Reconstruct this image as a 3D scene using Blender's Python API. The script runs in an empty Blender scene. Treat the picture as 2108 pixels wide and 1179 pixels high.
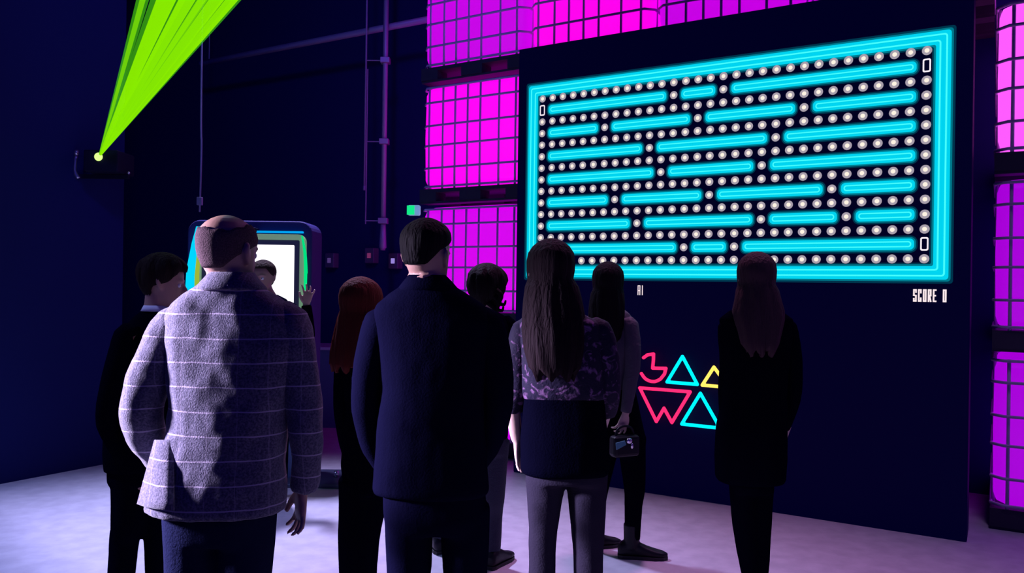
import bpy, bmesh, math, random
from mathutils import Vector, Matrix
random.seed(4)
S = bpy.context.scene
C = S.collection
# ------------------------------------------------------------------ camera
F = 1650.0; ROLL = .014; CAMZ = 1.58
cam_d = bpy.data.cameras.new('camera'); cam = bpy.data.objects.new('camera', cam_d); C.objects.link(cam)
cam_d.sensor_width = 36.0; cam_d.lens = 36.0 * F / 2108.0; cam_d.clip_end = 100
cam.location = (0, 0, CAMZ)
cam.rotation_euler = (Matrix.Rotation(math.pi/2, 3, 'X') @ Matrix.Rotation(ROLL, 3, 'Z')).to_euler()
S.camera = cam
# ------------------------------------------------------------------ world, lights, exposure
w = bpy.data.worlds.new('world'); S.world = w; w.use_nodes = True
w.node_tree.nodes['Background'].inputs[0].default_value = (.010, .006, .40, 1)
w.node_tree.nodes['Background'].inputs[1].default_value = .36
S.view_settings.view_transform = 'Standard'; S.view_settings.look = 'None'
S.view_settings.exposure = 0; S.view_settings.gamma = 1

def spot(name, loc, aim, power, col, angle, blend=.6, size=.25):
    l = bpy.data.lights.new(name, 'SPOT'); l.energy = power; l.color = col
    l.spot_size = math.radians(angle); l.spot_blend = blend; l.shadow_soft_size = size
    o = bpy.data.objects.new(name, l); C.objects.link(o); o.location = loc
    o.rotation_euler = (Vector(aim) - Vector(loc)).to_track_quat('-Z', 'Y').to_euler()
spot('lavender_spot', (-4.6, 2.42, 2.2), (-1.10, 2.5, 1.15), 6000, (.74, .62, 1.0), 25, .6)
spot('kiosk_spot', (-2.4, 7.2, 5.8), (-1.5, 4.4, 0), 3000, (.58, .53, 1.0), 56, 1.0)
spot('left_floor_spot', (-4.6, 3.2, 5.6), (-3.1, 4.3, 0), 1500, (.36, .40, 1.0), 50, 1.0)
spot('pink_spot', (1.0, 5.6, 5.8), (.6, 3.75, 0), 600, (1.0, .40, .92), 54, 1.0)
spot('violet_spot', (2.9, 4.2, 5.8), (2.4, 3.7, 0), 260, (.66, .40, 1.0), 58, 1.0)
spot('blue_wash', (-1.2, 2.5, 5.9), (-2.6, 9.4, 3.4), 340, (.14, .10, 1.0), 70, 1.0)  # added fill without a visible source, tints back wall and pipe blue

# ------------------------------------------------------------------ helpers
def lin(r, g, b):
    f = lambda c: ((c/255+.055)/1.055)**2.4 if c > 10 else c/255/12.92
    return (f(r), f(g), f(b), 1)
def uv(px, py):
    u = px-1054; v = py-589.5
    return (u*math.cos(ROLL)+v*math.sin(ROLL))/F, (-u*math.sin(ROLL)+v*math.cos(ROLL))/F
def at(px, py, Y):
    a, b = uv(px, py)
    return Vector((a*Y, Y, CAMZ-b*Y))
W0 = Vector((1.226, 6.10, 0)); E1 = Vector((.8536, -.5209, 0)); N1 = Vector((.5209, .8536, 0))
WROT = math.atan2(E1.y, E1.x)
def hit(px, py, off=0):                       # point of the screen wall's plane: along the wall, height
    a, b = uv(px, py)
    Y = (off+W0.dot(N1))/(a*N1.x+N1.y)
    p = Vector((a*Y, Y, CAMZ-b*Y))
    return (p-W0).dot(E1), p.z
def wallp(t, off, z):
    q = W0+E1*t+N1*off
    return Vector((q.x, q.y, z))

def mat(name, col, rough=.6, metal=0, emit=None, strength=1, bump=None, sheen=0, var=None, spec=.5):
    m = bpy.data.materials.new(name); m.use_nodes = True
    nt = m.node_tree; b = nt.nodes['Principled BSDF']
    b.inputs['Base Color'].default_value = (*col[:3], 1)
    b.inputs['Roughness'].default_value = rough; b.inputs['Metallic'].default_value = metal
    b.inputs['Specular IOR Level'].default_value = spec
    if emit:
        b.inputs['Emission Color'].default_value = (*emit[:3], 1); b.inputs['Emission Strength'].default_value = strength
    if sheen: b.inputs['Sheen Weight'].default_value = sheen
    if bump or var:
        tc = nt.nodes.new('ShaderNodeTexCoord')
        mp = nt.nodes.new('ShaderNodeMapping'); nt.links.new(tc.outputs['Object'], mp.inputs[0])
        nz = nt.nodes.new('ShaderNodeTexNoise'); nt.links.new(mp.outputs[0], nz.inputs['Vector'])
        nz.inputs['Detail'].default_value = 5
    if bump:
        sc, st = bump
        mp.inputs['Scale'].default_value = sc if isinstance(sc, tuple) else (sc, sc, sc)
        nz.inputs['Scale'].default_value = 1
        bp = nt.nodes.new('ShaderNodeBump'); bp.inputs['Strength'].default_value = st; bp.inputs['Distance'].default_value = .02
        nt.links.new(nz.outputs['Fac'], bp.inputs['Height']); nt.links.new(bp.outputs[0], b.inputs['Normal'])
    if var:
        cr = nt.nodes.new('ShaderNodeValToRGB')
        cr.color_ramp.elements[0].position = .35; cr.color_ramp.elements[1].position = .65
        cr.color_ramp.elements[0].color = (*col[:3], 1); cr.color_ramp.elements[1].color = (*var[:3], 1)
        nt.links.new(nz.outputs['Fac'], cr.inputs[0]); nt.links.new(cr.outputs[0], b.inputs['Base Color'])
    return m
def emis(name, rgb, strength=1):
    m = bpy.data.materials.new(name); m.use_nodes = True; nt = m.node_tree; nt.nodes.clear()
    e = nt.nodes.new('ShaderNodeEmission'); e.inputs[0].default_value = lin(*rgb); e.inputs[1].default_value = strength
    o = nt.nodes.new('ShaderNodeOutputMaterial'); nt.links.new(e.outputs[0], o.inputs[0])
    return m

class MB:
    def __init__(s): s.v = []; s.f = []
    def add(s, vs, fs):
        k = len(s.v); s.v += [tuple(p) for p in vs]; s.f += [tuple(i+k for i in f) for f in fs]; return s
    def box(s, x0, x1, y0, y1, z0, z1):
        return s.add([(x, y, z) for x in (x0, x1) for y in (y0, y1) for z in (z0, z1)],
                     [(0, 1, 3, 2), (4, 6, 7, 5), (0, 4, 5, 1), (2, 3, 7, 6), (0, 2, 6, 4), (1, 5, 7, 3)])
    def loft(s, rings, closed=False):
        n = len(rings[0]); vs = [p for r in rings for p in r]; fs = []; m = len(rings)
        for i in range(m if closed else m-1):
            j2 = (i+1) % m
            for j in range(n):
                k = (j+1) % n
                fs.append((i*n+j, i*n+k, j2*n+k, j2*n+j))
        if not closed:
            fs.append(tuple(range(n-1, -1, -1))); fs.append(tuple((m-1)*n+j for j in range(n)))
        return s.add(vs, fs)
    def tube(s, pts, rads, n=12, smooth=0, flat=None, closed=False):
        pts = [Vector(p) for p in pts]
        if not hasattr(rads, '__len__'): rads = [rads]*len(pts)
        if smooth:
            q = []; rr = []
            for i in range(len(pts)-1):
                p0 = pts[max(i-1, 0)]; p1 = pts[i]; p2 = pts[i+1]; p3 = pts[min(i+2, len(pts)-1)]
                for k in range(smooth):
                    t = k/smooth
                    q.append(.5*((2*p1)+(p2-p0)*t+(2*p0-5*p1+4*p2-p3)*t*t+(3*p1-p0-3*p2+p3)*t**3)); rr.append(rads[i]*(1-t)+rads[i+1]*t)
            q.append(pts[-1]); rr.append(rads[-1]); pts = q; rads = rr
        rings = []; up = None; m = len(pts)
        for i, p in enumerate(pts):
            if closed: d = pts[(i+1) % m]-pts[i-1]
            else: d = pts[min(i+1, m-1)]-pts[max(i-1, 0)]
            d.normalize()
            if up is None:
                up = Vector((0, 0, 1)) if abs(d.z) < .9 else Vector((0, 1, 0))
            a = d.cross(up).normalized(); b = a.cross(d).normalized(); up = b
            rings.append([p+(a*math.cos(2*math.pi*k/n)+b*math.sin(2*math.pi*k/n))*rads[i] for k in range(n)])
        return s.loft(rings, closed)
    def ball(s, c, r, n=14, m=9):
        if not hasattr(r, '__len__'): r = (r, r, r)
        return s.loft([[(c[0]+r[0]*math.sin(a)*math.cos(t), c[1]+r[1]*math.sin(a)*math.sin(t), c[2]-r[2]*math.cos(a))
                        for t in [2*math.pi*k/n for k in range(n)]] for a in [math.pi*(i+.5)/m for i in range(m)]])
    def poly(s, pts): return s.add(pts, [tuple(range(len(pts)))])
    def build(s, name, m, parent=None, loc=None, rotz=0, smooth=False, bevel=0, fix=True):
        me = bpy.data.meshes.new(name); me.from_pydata([tuple(p) for p in s.v], [], s.f)
        if fix:
            bm = bmesh.new(); bm.from_mesh(me); bmesh.ops.recalc_face_normals(bm, faces=bm.faces); bm.to_mesh(me); bm.free()
        if smooth:
            for p in me.polygons: p.use_smooth = True
        if m: me.materials.append(m)
        o = bpy.data.objects.new(name, me); C.objects.link(o)
        if parent: o.parent = parent
        if loc: o.location = loc
        if rotz: o.rotation_euler.z = rotz
        if bevel:
            b = o.modifiers.new('bevel', 'BEVEL'); b.width = bevel; b.segments = 3; b.limit_method = 'ANGLE'
        return o
def tag(o, label=None, cat=None, group=None, kind=None):
    if label: o['label'] = label
    if cat: o['category'] = cat
    if group: o['group'] = group
    if kind: o['kind'] = kind
    return o
def empty(name, loc, rz=0):
    o = bpy.data.objects.new(name, None); C.objects.link(o); o.location = loc; o.rotation_euler.z = rz; o.empty_display_size = .1
    return o
def remesh(o, vox, it=3, folds=0, fscale=.18):
    r = o.modifiers.new('remesh', 'REMESH'); r.mode = 'VOXEL'; r.voxel_size = vox; r.use_smooth_shade = True
    s = o.modifiers.new('smooth', 'SMOOTH'); s.factor = .5; s.iterations = it
    if folds:
        t = bpy.data.textures.get('folds') or bpy.data.textures.new('folds', 'CLOUDS'); t.noise_scale = fscale; t.noise_depth = 2
        d = o.modifiers.new('folds', 'DISPLACE'); d.texture = t; d.strength = folds; d.mid_level = .5; d.texture_coords = 'GLOBAL'
    return o

# ------------------------------------------------------------------ room
M_wall = mat('dark_wall_paint', (.010, .014, .10), .8, spec=.08, bump=(6, .2))
M_black = mat('matt_black', (.010, .010, .03), .6, spec=.08)
M_floor = mat('pale_concrete', (.42, .41, .46), .55, bump=(9, .15), var=(.50, .49, .54))
fl = MB().box(-20, 9, -6, 22, -.2, 0).build('floor', M_floor); tag(fl, kind='structure')
ce = MB().box(-20, 9, 0, 22, 6.2, 6.4).build('ceiling', M_black); tag(ce, kind='structure')
bw = MB().box(-18, 9, 0, .2, 0, 6.2).build('wall_back', M_wall, loc=wallp(0, 1.47, 0), rotz=WROT); tag(bw, kind='structure')
# left wall: runs away from the camera and ends in a corner left of the kiosk, then steps back
P0 = at(100, 957, 6.50); P0.z = 0
lw = MB().box(-.3, 0, -6.5, .62, 0, 6.2).build('wall_left', M_wall, loc=P0, rotz=WROT); tag(lw, kind='structure')
sw = MB().box(-1.45, 1.85, .45, 1.2, 0, 3.545).build('wall_screen', M_black, loc=wallp(0, 0, 0), rotz=WROT); tag(sw, kind='structure')

# ------------------------------------------------------------------ game screen
M_scr = mat('screen_black', (.004, .003, .014), .6, spec=.08, emit=(0, 0, .012), strength=1)
R = empty('video_wall', wallp(0, 0, 0), WROT)
tag(R, 'large black video wall lit with a cyan bar and dot game display, ending in SCORE 0', 'screen')
MB().box(-1.40, 1.965, 0, .30, 0, 3.60).build('screen_cabinet', M_scr, R, bevel=.01)
Z = .08
def stad(x0, x1, z0, z1, r, y, n=6):
    r = min(r, (x1-x0)/2, (z1-z0)/2); P = []
    for cx, cz, a0 in ((x1-r, z1-r, 0), (x0+r, z1-r, 90), (x0+r, z0+r, 180), (x1-r, z0+r, 270)):
        for k in range(n+1):
            a = math.radians(a0+90*k/n); P.append((cx+r*math.cos(a), y, cz+r*math.sin(a)))
    return P
def ringpoly(mb, o, i):                        # closed band between two outlines of equal count
    n = len(o); mb.add(o+i, [(k, (k+1) % n, n+(k+1) % n, n+k) for k in range(n)])
PX = (1.7015+1.1595)/30; PZ = (3.071-1.7175)/14
gx = lambda c: -1.1595+(c-1)*PX
gz = lambda r: 3.071+Z-(r-1)*PZ
halo = MB(); glow = MB(); fill = MB(); line = MB(); dots = MB(); core = MB(); caps = MB()
def bar(x0, x1, z0, z1):
    g = .010
    ringpoly(halo, stad(x0-.020, x1+.020, z0-.020, z1+.020, .045, -.002), stad(x0-.008, x1+.008, z0-.008, z1+.008, .034, -.002))
    ringpoly(glow, stad(x0-g, x1+g, z0-g, z1+g, .035, -.003), stad(x0+.002, x1-.002, z0+.002, z1-.002, .028, -.003))
    fill.poly(stad(x0, x1, z0, z1, .028, -.004))
    a = .017
    ringpoly(line, stad(x0+a, x1-a, z0+a, z1-a, .018, -.006), stad(x0+a+.008, x1-a-.008, z0+a+.008, z1-a-.008, .012, -.006))
# closed outer border
ox0, ox1, oz0, oz1 = gx(1)-.132, gx(31)+.140, gz(15)-.135, gz(1)+.118
b = .088
def band(mb, d0, d1, y): ringpoly(mb, stad(ox0+d0, ox1-d0, oz0+d0, oz1-d0, .02, y), stad(ox0+d1, ox1-d1, oz0+d1, oz1-d1, .012, y))
band(halo, -.026, -.010, -.002); band(halo, b+.010, b+.022, -.002); band(glow, -.012, .002, -.003); band(glow, b-.002, b+.012, -.003); band(fill, 0, b, -.004)
band(line, .020, .030, -.006); band(line, b-.030, b-.020, -.006)
rows = {2: [(2, 12), (14, 16), (18, 30)], 4: [(2, 6), (8, 14), (16, 22), (24, 30)], 6: [(2, 10), (12, 20), (22, 30)],
        8: [(2, 11), (13, 19), (21, 30)], 10: [(2, 7), (9, 15), (17, 24), (26, 30)], 12: [(2, 9), (11, 19), (21, 25), (27, 30)], 14: [(2, 13), (15, 17), (19, 30)]}
def disc(mb, x, z, r, y, n=18): mb.poly([(x+r*math.cos(2*math.pi*k/n), y, z+r*math.sin(2*math.pi*k/n)) for k in range(n)])
for r in range(1, 16):
    occ = set()
    for a, c in rows.get(r, []):
        bar(gx(a)-.036, gx(c)+.036, gz(r)-.037, gz(r)+.037); occ |= set(range(a, c+1))
    for c in range(1, 32):
        if c in occ: continue
        x, z = gx(c), gz(r)
        if r in (2, 14) and c in (1, 31):
            ringpoly(caps, stad(x-.024, x+.024, z-.044, z+.044, .012, -.006), stad(x-.015, x+.015, z-.034, z+.034, .006, -.006)); continue
        disc(dots, x, z, .030, -.004); disc(core, x, z, .0145, -.006)
glow.build('picture_glow', emis('screen_teal', (0, 120, 140)), R, fix=False)
halo.build('picture_halo', emis('screen_dark_teal', (0, 52, 76)), R, fix=False)
fill.build('picture_bars', emis('screen_cyan', (0, 212, 240)), R, fix=False)
line.build('picture_lines', emis('screen_bright_cyan', (70, 255, 255)), R, fix=False)
dots.build('picture_dots', emis('screen_pale_grey', (168, 158, 172)), R, fix=False)
core.build('picture_dot_centres', emis('screen_warm_white', (255, 244, 228)), R, fix=False)
caps.build('picture_frames', emis('screen_white', (250, 240, 250)), R, fix=False)
# condensed block lettering
GL = {'S': [[(1, .8), (1, 1), (0, 1), (0, .52), (1, .48), (1, 0), (0, 0), (0, .2)]], 'C': [[(1, .75), (1, 1), (0, 1), (0, 0), (1, 0), (1, .25)]],
      'O': [[(0, 0), (0, 1), (1, 1), (1, 0), (0, 0)]], '0': [[(0, 0), (0, 1), (1, 1), (1, 0), (0, 0)]],
      'R': [[(0, 0), (0, 1), (1, 1), (1, .5), (0, .5)], [(.4, .5), (1, 0)]], 'E': [[(1, 1), (0, 1), (0, 0), (1, 0)], [(0, .5), (.8, .5)]],
      'A': [[(0, 0), (0, 1), (1, 1), (1, 0)], [(0, .45), (1, .45)]], 'I': [[(.5, 0), (.5, 1)]]}
def write(txt, x0, x1, z0, z1, th, name):
    mb = MB(); n = len(txt); cw = (x1-x0)/n
    for i, ch in enumerate(txt):
        if ch not in GL: continue
        a = x0+i*cw+th*.5; wd = cw-th*1.75
        for k, st in enumerate(GL[ch]):
            P = [(a+p*wd, z0+th/2+q*(z1-z0-th)) for p, q in st]
            for j, ((xa, za), (xb, zb)) in enumerate(zip(P, P[1:])):
                d = Vector((xb-xa, zb-za)); d.normalize(); nx, nz = -d.y*th/2, d.x*th/2; ex, ez = d.x*th/2, d.y*th/2
                y = -.006-.0001*j-.00005*k
                mb.poly([(xa-ex+nx, y, za-ez+nz), (xa-ex-nx, y, za-ez-nz), (xb+ex-nx, y, zb+ez-nz), (xb+ex+nx, y, zb+ez+nz)])
    mb.build(name, emis(name+'_white', (255, 235, 240)), R, fix=False)
write('SCORE 0', 1.640, 1.840, 1.438+Z, 1.520+Z, .0095, 'score_text')
write('AI', -.286, -.230, 1.447+Z, 1.523+Z, .0070, 'caption_text')

# ------------------------------------------------------------------ neon sign
def zp(zx, zy):
    t, z = hit(1260+zx*.2036, 680+zy*.2036, -.045); return Vector((t, -.045, z))
NS = empty('neon_sign', wallp(0, 0, 0), WROT)
tag(NS, 'neon sign of red, cyan and yellow outline shapes low on the black video wall', 'neon sign')
red = emis('neon_red', (255, 38, 100), 1.6); cya = emis('neon_cyan', (0, 228, 255), 1.5); yel = emis('neon_yellow', (255, 215, 95), 1.4)
def neon(pts, m, name, closed=False, rad=.0128):
    mb = MB(); Q = [zp(*p) for p in pts]
    for q in Q: mb.ball(q, rad)
    for q, r in zip(Q, Q[1:]+([Q[0]] if closed else [])):
        if q is not r: mb.tube([q, r], rad, 12)
    o = mb.build(name, m, NS); remesh(o, .0035, 1)
    for p in pts[::max(1, len(pts)//3)]:
        q = zp(*p); MB().tube([q, q+Vector((0, .05, 0))], .005, 6).build('standoff', M_black, o)
neon([(318, 275), (360, 245), (420, 238), (418, 300), (410, 380), (480, 382), (545, 383), (530, 440), (490, 490), (460, 507), (430, 516), (400, 515), (370, 507), (342, 492), (320, 470), (297, 435)], red, 'red_arc_tube')
neon([(712, 262), (862, 545), (556, 520)], cya, 'cyan_triangle_tube', True)
neon([(280, 580), (790, 620), (605, 930), (525, 785), (448, 920)], red, 'red_letter_tube', True)
neon([(1030, 370), (1180, 575), (912, 552)], yel, 'yellow_triangle_tube', True)
neon([(893, 635), (1060, 930), (1075, 985), (705, 945)], cya, 'cyan_tilted_triangle_tube', True)

# ------------------------------------------------------------------ pallet tanks
M_cage = mat('galvanised_steel', (.55, .42, .70), .6, 0)
M_pal = mat('pallet_black', (.03, .025, .05), .7, bump=(12, .2))
def tank_mat(name, rgb):
    m = mat(name, (.10, .02, .10), .5, emit=lin(*rgb), strength=1.0); return m
TM = {'m': tank_mat('tank_magenta', (255, 0, 244)), 'p': tank_mat('tank_purple', (198, 0, 226)), 'v': tank_mat('tank_violet', (166, 0, 214)), 'k': tank_mat('tank_pink', (255, 92, 255)), 'r': tank_mat('tank_rose', (214, 0, 236)), 'f': tank_mat('tank_fuchsia', (255, 0, 236))}
def rbox(w, d, z0, z1, r, n=5):
    rings = []
    prof = [(z0, r*.75), (z0+r*.35, r*.2), (z0+r, 0), ((z0+z1)/2, -.006), (z1-r, 0), (z1-r*.35, r*.2), (z1, r*.75), (z1+.01, r*1.6)]
    for z, ins in prof:
        ring = []
        a, b = w/2-ins, d/2-ins; rr = r
        for cx, cy, a0 in ((a-rr, b-rr, 0), (-a+rr, b-rr, 90), (-a+rr, -b+rr, 180), (a-rr, -b+rr, 270)):
            for k in range(n+1):
                t = math.radians(a0+90*k/n); ring.append((cx+rr*math.cos(t), cy+rr*math.sin(t), z))
        rings.append(ring)
    return rings
WT, DT, PT = 1.20, 1.0, 1.19
def tank_meshes():
    t = MB().loft(rbox(1.165, .965, .15, 1.155, .085))
    cap = MB(); cap.tube([(0, 0, 1.15), (0, 0, 1.185)], .10, 18)
    c = MB()
    xs = [-.50, -.335, -.19, -.045, .10, .31, .49]
    zs = [.165, .345, .565, .76, .985, 1.13]
    y = .5
    loop = lambda z, a, b, r: [(-a+r, -b, z), (a-r, -b, z), (a, -b+r, z), (a, b-r, z), (a-r, b, z), (-a+r, b, z), (-a, b-r, z), (-a, -b+r, z)]
    for z in zs: c.tube(loop(z, .596, y, .07), .011, 6, closed=True)
    for x in xs:
        for s in (-1, 1): c.tube([(x, s*(y-.014), .13), (x, s*(y-.014), 1.14)], .0115, 6)
    for q in (-.36, -.18, 0, .18, .36):
        for s in (-1, 1): c.tube([(s*.582, q, .13), (s*.582, q, 1.14)], .0115, 6)
    p = MB(); p.box(-.6, .6, -.5, .5, .108, .142)
    for x in (-.5, 0, .5):
        for yy in (-.42, 0, .42): p.box(x-(.12 if x == 0 else .1), x+(.12 if x == 0 else .1), yy-.08, yy+.08, .02, .108)
    for yy in (-.42, 0, .42): p.box(-.6, .6, yy-.07, yy+.07, 0, .02)
    return t, cap, c, p
tmb = tank_meshes()
def make_tank(key):
    r = empty('pallet_tank', (0, 0, 0))
    tmb[0].build('tank', TM[key], r, smooth=True)
    tmb[1].build('filling_cap', M_pal, r, smooth=True)
    tmb[2].build('cage', M_cage, r, smooth=True)
    tmb[3].build('pallet', M_pal, r)
    return r
proto = make_tank('m'); used = False
def place_tank(t, z, key, label):
    global used
    if not used: o = proto; used = True
    else:
        o = proto.copy(); C.objects.link(o)
        for ch in proto.children:
            k = ch.copy(); C.objects.link(k); k.parent = o
    for ch in o.children:
        if ch.name.split('.')[0] == 'tank':
            if ch.data.users > 1: ch.data = ch.data.copy()
            ch.data.materials.clear(); ch.data.materials.append(TM[key])
    o.location = wallp(t+.607, .43+.5, z); o.rotation_euler.z = WROT
    tag(o, label, 'tank', 'glowing caged tanks stacked along the wall')
T0 = -2.790; PITCH = 1.2165
L = T0
place_tank(L, 0, 'p', 'violet-lit caged tank on the floor, bottom of the stack left of the video wall')
place_tank(L, PT, 'r', 'purple-lit caged tank behind the heads, beside the green exit sign')
place_tank(L, 2*PT, 'm', 'bright magenta caged tank at mid height, directly left of the video wall')
place_tank(L, 3*PT, 'p', 'purple-lit caged tank topping the stack left of the video wall')
place_tank(L+PITCH, 3*PT, 'f', 'bright magenta caged tank above the top left corner of the video wall')
place_tank(L+2*PITCH, 3*PT, 'p', 'purple caged tank showing as a strip above the middle of the video wall')
place_tank(L+3*PITCH, 3*PT, 'p', 'caged tank peeping over the video wall, right of the purple strip')
place_tank(L+4*PITCH, 0, 'v', 'violet caged tank on the floor, bottom of the stack right of the video wall')
place_tank(L+4*PITCH, PT, 'v', 'violet caged tank second from the floor, right of the video wall')
place_tank(L+4*PITCH, 2*PT, 'k', 'pale pink caged tank high up, right of the video wall')

# ------------------------------------------------------------------ pipes, cables, sign, boxes
M_pipe = mat('painted_steel_pipe', (.30, .28, .42), .5, .2)
zb = 4.385
a = wallp(-6.75, .9, zb+.03); b_ = wallp(-2.86, .9, zb)
o = MB().tube([a-a, (b_-a)*.5, b_-a], .036, 12).build('ceiling_pipe', M_pipe, loc=a, smooth=True)
tag(o, 'long pale horizontal pipe hung high across the dark back wall', 'pipe')
st = MB().tube([(0, 0, 0), (0, 0, 6.2-zb)], .012, 8)
for q in (.04, .985): MB().tube([(0, 0, 0), (0, 0, 6.2-zb-.03)], .007, 8).build('hanger', M_pipe, o, loc=(b_-a)*q)
pb = wallp(-3.562, .80, 0)
pole = empty('drop_pole', (pb.x, pb.y, 1.95)); tag(pole, 'thin vertical pole with clamps hanging from the ceiling left of the tank stack', 'pole')
M_pole = mat('pole_steel', (.38, .30, .46), .45, .3)
MB().tube([(0, 0, 0), (0, 0, 4.25)], .028, 12).build('tube', M_pole, pole, smooth=True)
MB().tube([(0, 0, -.0), (0, 0, .03), (0, 0, .30)], [.012, .04, .028], 12).build('end_cap', M_pole, pole, smooth=True)
cl = MB()
for py in (125, 292, 455):
    z = at(808, py, pb.y).z-1.95
    MB().box(-.05, .05, -.05, .05, z-.03, z+.03).box(-.20, -.05, -.008, .008, z-.006, z+.006).build('clamp', M_pole, pole, bevel=.006)
MB().tube([(-.19, 0, .28), (-.19, 0, 1.95)], .007, 8).build('conduit', M_pole, pole)
M_cab = mat('cable_grey', (.30, .25, .42), .6)
c1 = at(414, 130, 6.9); c2 = at(411, 436, 6.9)
ca = empty('hanging_cable', (c2.x, c2.y, c2.z)); tag(ca, 'thin cable hanging down to the booth behind the bald man', 'cable')
MB().tube([(0, 0, 0), (.008, 0, .55), (0, 0, 1.05), (0, 0, 6.2-c2.z)], .008, 8, smooth=4).build('cord', M_cab, ca, smooth=True)
zj = at(411, 414, 6.9).z-c2.z
MB().box(-.022, .022, -.02, .02, zj-.035, zj+.035).build('plug', M_cab, ca, bevel=.006)
c1 = at(750, 386, 8.7)
ca = empty('thin_conduit', tuple(c1)); tag(ca, 'very thin straight cable hanging left of the clamped pole', 'cable')
MB().tube([(0, 0, 0), (0, 0, 6.2-c1.z)], .010, 8).build('cord', M_cab, ca, smooth=True)
MB().tube([(0, 0, -.03), (0, 0, .02)], .014, 8).build('tip', M_cab, ca, smooth=True)

p = wallp(-2.79, .335, 0); pz = at(860, 432, p.y).z
ES = empty('exit_sign', (p.x, p.y, pz)); ES.rotation_euler.z = math.radians(-8)
tag(ES, 'small lit green exit sign beside the purple tank', 'exit sign')
MB().box(-.045, .075, -.03, .03, -.055, .045).build('housing', mat('sign_white', (.5, .6, .8), .5, emit=lin(130, 190, 220), strength=.5), ES, bevel=.015)
MB().box(-.05, .025, -.034, -.029, -.05, .04).build('green_face', emis('exit_green', (20, 235, 140)), ES, bevel=.002)
MB().box(.05, .07, .03, .075, -.015, .015).build('bracket', M_black, ES)
M_eq = mat('equipment_grey', (.10, .08, .14), .5)
for px, py, lb, rgb in ((680, 536, 'small dark wall box with faint violet lamp, nearest the booth', (70, 50, 110)),
                        (762, 526, 'small dark wall box with faint pink lamp, between the booth and the pole', (110, 40, 90)),
                        (811, 537, 'small wall box with pale lilac front under the pole end', (150, 130, 215))):
    t, z = hit(px, py, 1.40); q = wallp(t, 1.40, z)
    r = empty('wall_box', tuple(q), WROT); tag(r, lb, 'box', 'small boxes on the back wall')
    MB().box(-.07, .07, -.02, .08, -.09, .09).build('casing', M_eq, r, bevel=.01)
    MB().box(-.028, .028, -.026, -.019, -.03, .03).build('lamp', emis('indicator', rgb), r, bevel=.004)

# ------------------------------------------------------------------ laser projector
src = at(204, 323, 6.55)
LP = empty('laser_projector', tuple(src))
tag(LP, 'black laser projector on the left wall throwing a green beam fan upward', 'laser projector')
MB().box(-.13, .15, .0, .30, -.12, .06).build('housing', M_black, LP, bevel=.012)
MB().ball((0, -.01, 0), (.034, .02, .034)).build('aperture_lens', emis('laser_source', (215, 255, 140), 1.2), LP, smooth=True)
M_chr = mat('bracket_chrome', (.55, .52, .6), .25, .8)
yk = MB().tube([(-.24, .1, .03), (-.25, .1, -.10), (-.23, .12, -.16)], [.012, .012, .02], 8, smooth=3)
yk.tube([(-.24, .1, .03), (-.24, .1, .07)], .018, 8)
yk.build('bracket_arm', M_chr, LP, smooth=True)
MB().box(-.33, .18, .12, .15, -.16, -.125).build('bracket', M_black, LP)
MB().ball((.235, .02, -.125), .011).build('knob', M_chr, LP, smooth=True)
def beam_mat(name, rgb, fac):
    m = bpy.data.materials.new(name); m.use_nodes = True; nt = m.node_tree; nt.nodes.clear()
    e = nt.nodes.new('ShaderNodeEmission'); e.inputs[0].default_value = lin(*rgb); e.inputs[1].default_value = 1
    t = nt.nodes.new('ShaderNodeBsdfTransparent'); mx = nt.nodes.new('ShaderNodeMixShader'); mx.inputs[0].default_value = fac
    o = nt.nodes.new('ShaderNodeOutputMaterial'); nt.links.new(t.outputs[0], mx.inputs[1]); nt.links.new(e.outputs[0], mx.inputs[2]); nt.links.new(mx.outputs[0], o.inputs[0])
    return m
bright = beam_mat('laser_beam_green', (140, 240, 0), .75); dim = beam_mat('laser_beam_dim', (60, 165, 20), .45)
# (x left, x right at the photo's top edge, material)
beams = [(281, 306, dim, .10), (288, 299, bright, .1), (310, 320, dim, .06), (322, 362, bright, 0), (358, 496, dim, .10), (368, 402, bright, -.03), (406, 427, bright, -.02), (430, 461, bright, -.06), (464, 490, bright, -.05)]
for xa, xb, m, dy in beams:
    Yt = 5.35+dy
    pa, pb2 = at(xa, 0, Yt)-src, at(xb, 0, Yt)-src
    mid = (pa+pb2)/2*1.45; half = (pb2-pa)/2*1.45
    rings = []
    for k in range(2):
        cc = mid*k; hw = half*k+Vector((.008, 0, 0))*(1-k); dp = Vector((0, .35, .65)).normalized()*(hw.length*.55)
        rings.append([cc+hw*math.cos(2*math.pi*j/12)+dp*math.sin(2*math.pi*j/12) for j in range(12)])
    ob = MB().loft(rings).build('beam', m, LP, smooth=True)
    ob.visible_shadow = True

# ------------------------------------------------------------------ photo booth
KD = 6.35
kc = at(525, 700, KD); K = empty('photo_booth', (kc.x, KD, 0)); k_ppm = F/KD
tag(K, 'tall rounded photo booth with glowing white screen and cyan and green light strips', 'photo booth')
def kp(px, py, dy=0):
    q = at(px, py, KD); return (q.x-kc.x, dy, q.z)
def kround(pts4, r, y0, y1):
    P = []
    (xa, za), (xb, zb_) = pts4
    f = stad(xa, xb, za, zb_, r, 0)
    return [[(p[0], y0, p[2]) for p in f], [(p[0], y1, p[2]) for p in f]]
M_kb = mat('booth_grey_violet', (.035, .030, .14), .6, spec=.12)
xa, _, zt = kp(386, 452); xb, _, _ = kp(643, 452)
MB().loft(kround(((xa, .62), (xb, zt)), .10, 0, .34)).build('body', M_kb, K, bevel=.015)
M_kp = mat('booth_blue', (.06, .10, .22), .5)
MB().box(xa+.12, xb-.10, .05, .30, .02, .66).build('pedestal', M_kp, K, bevel=.01)
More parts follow.
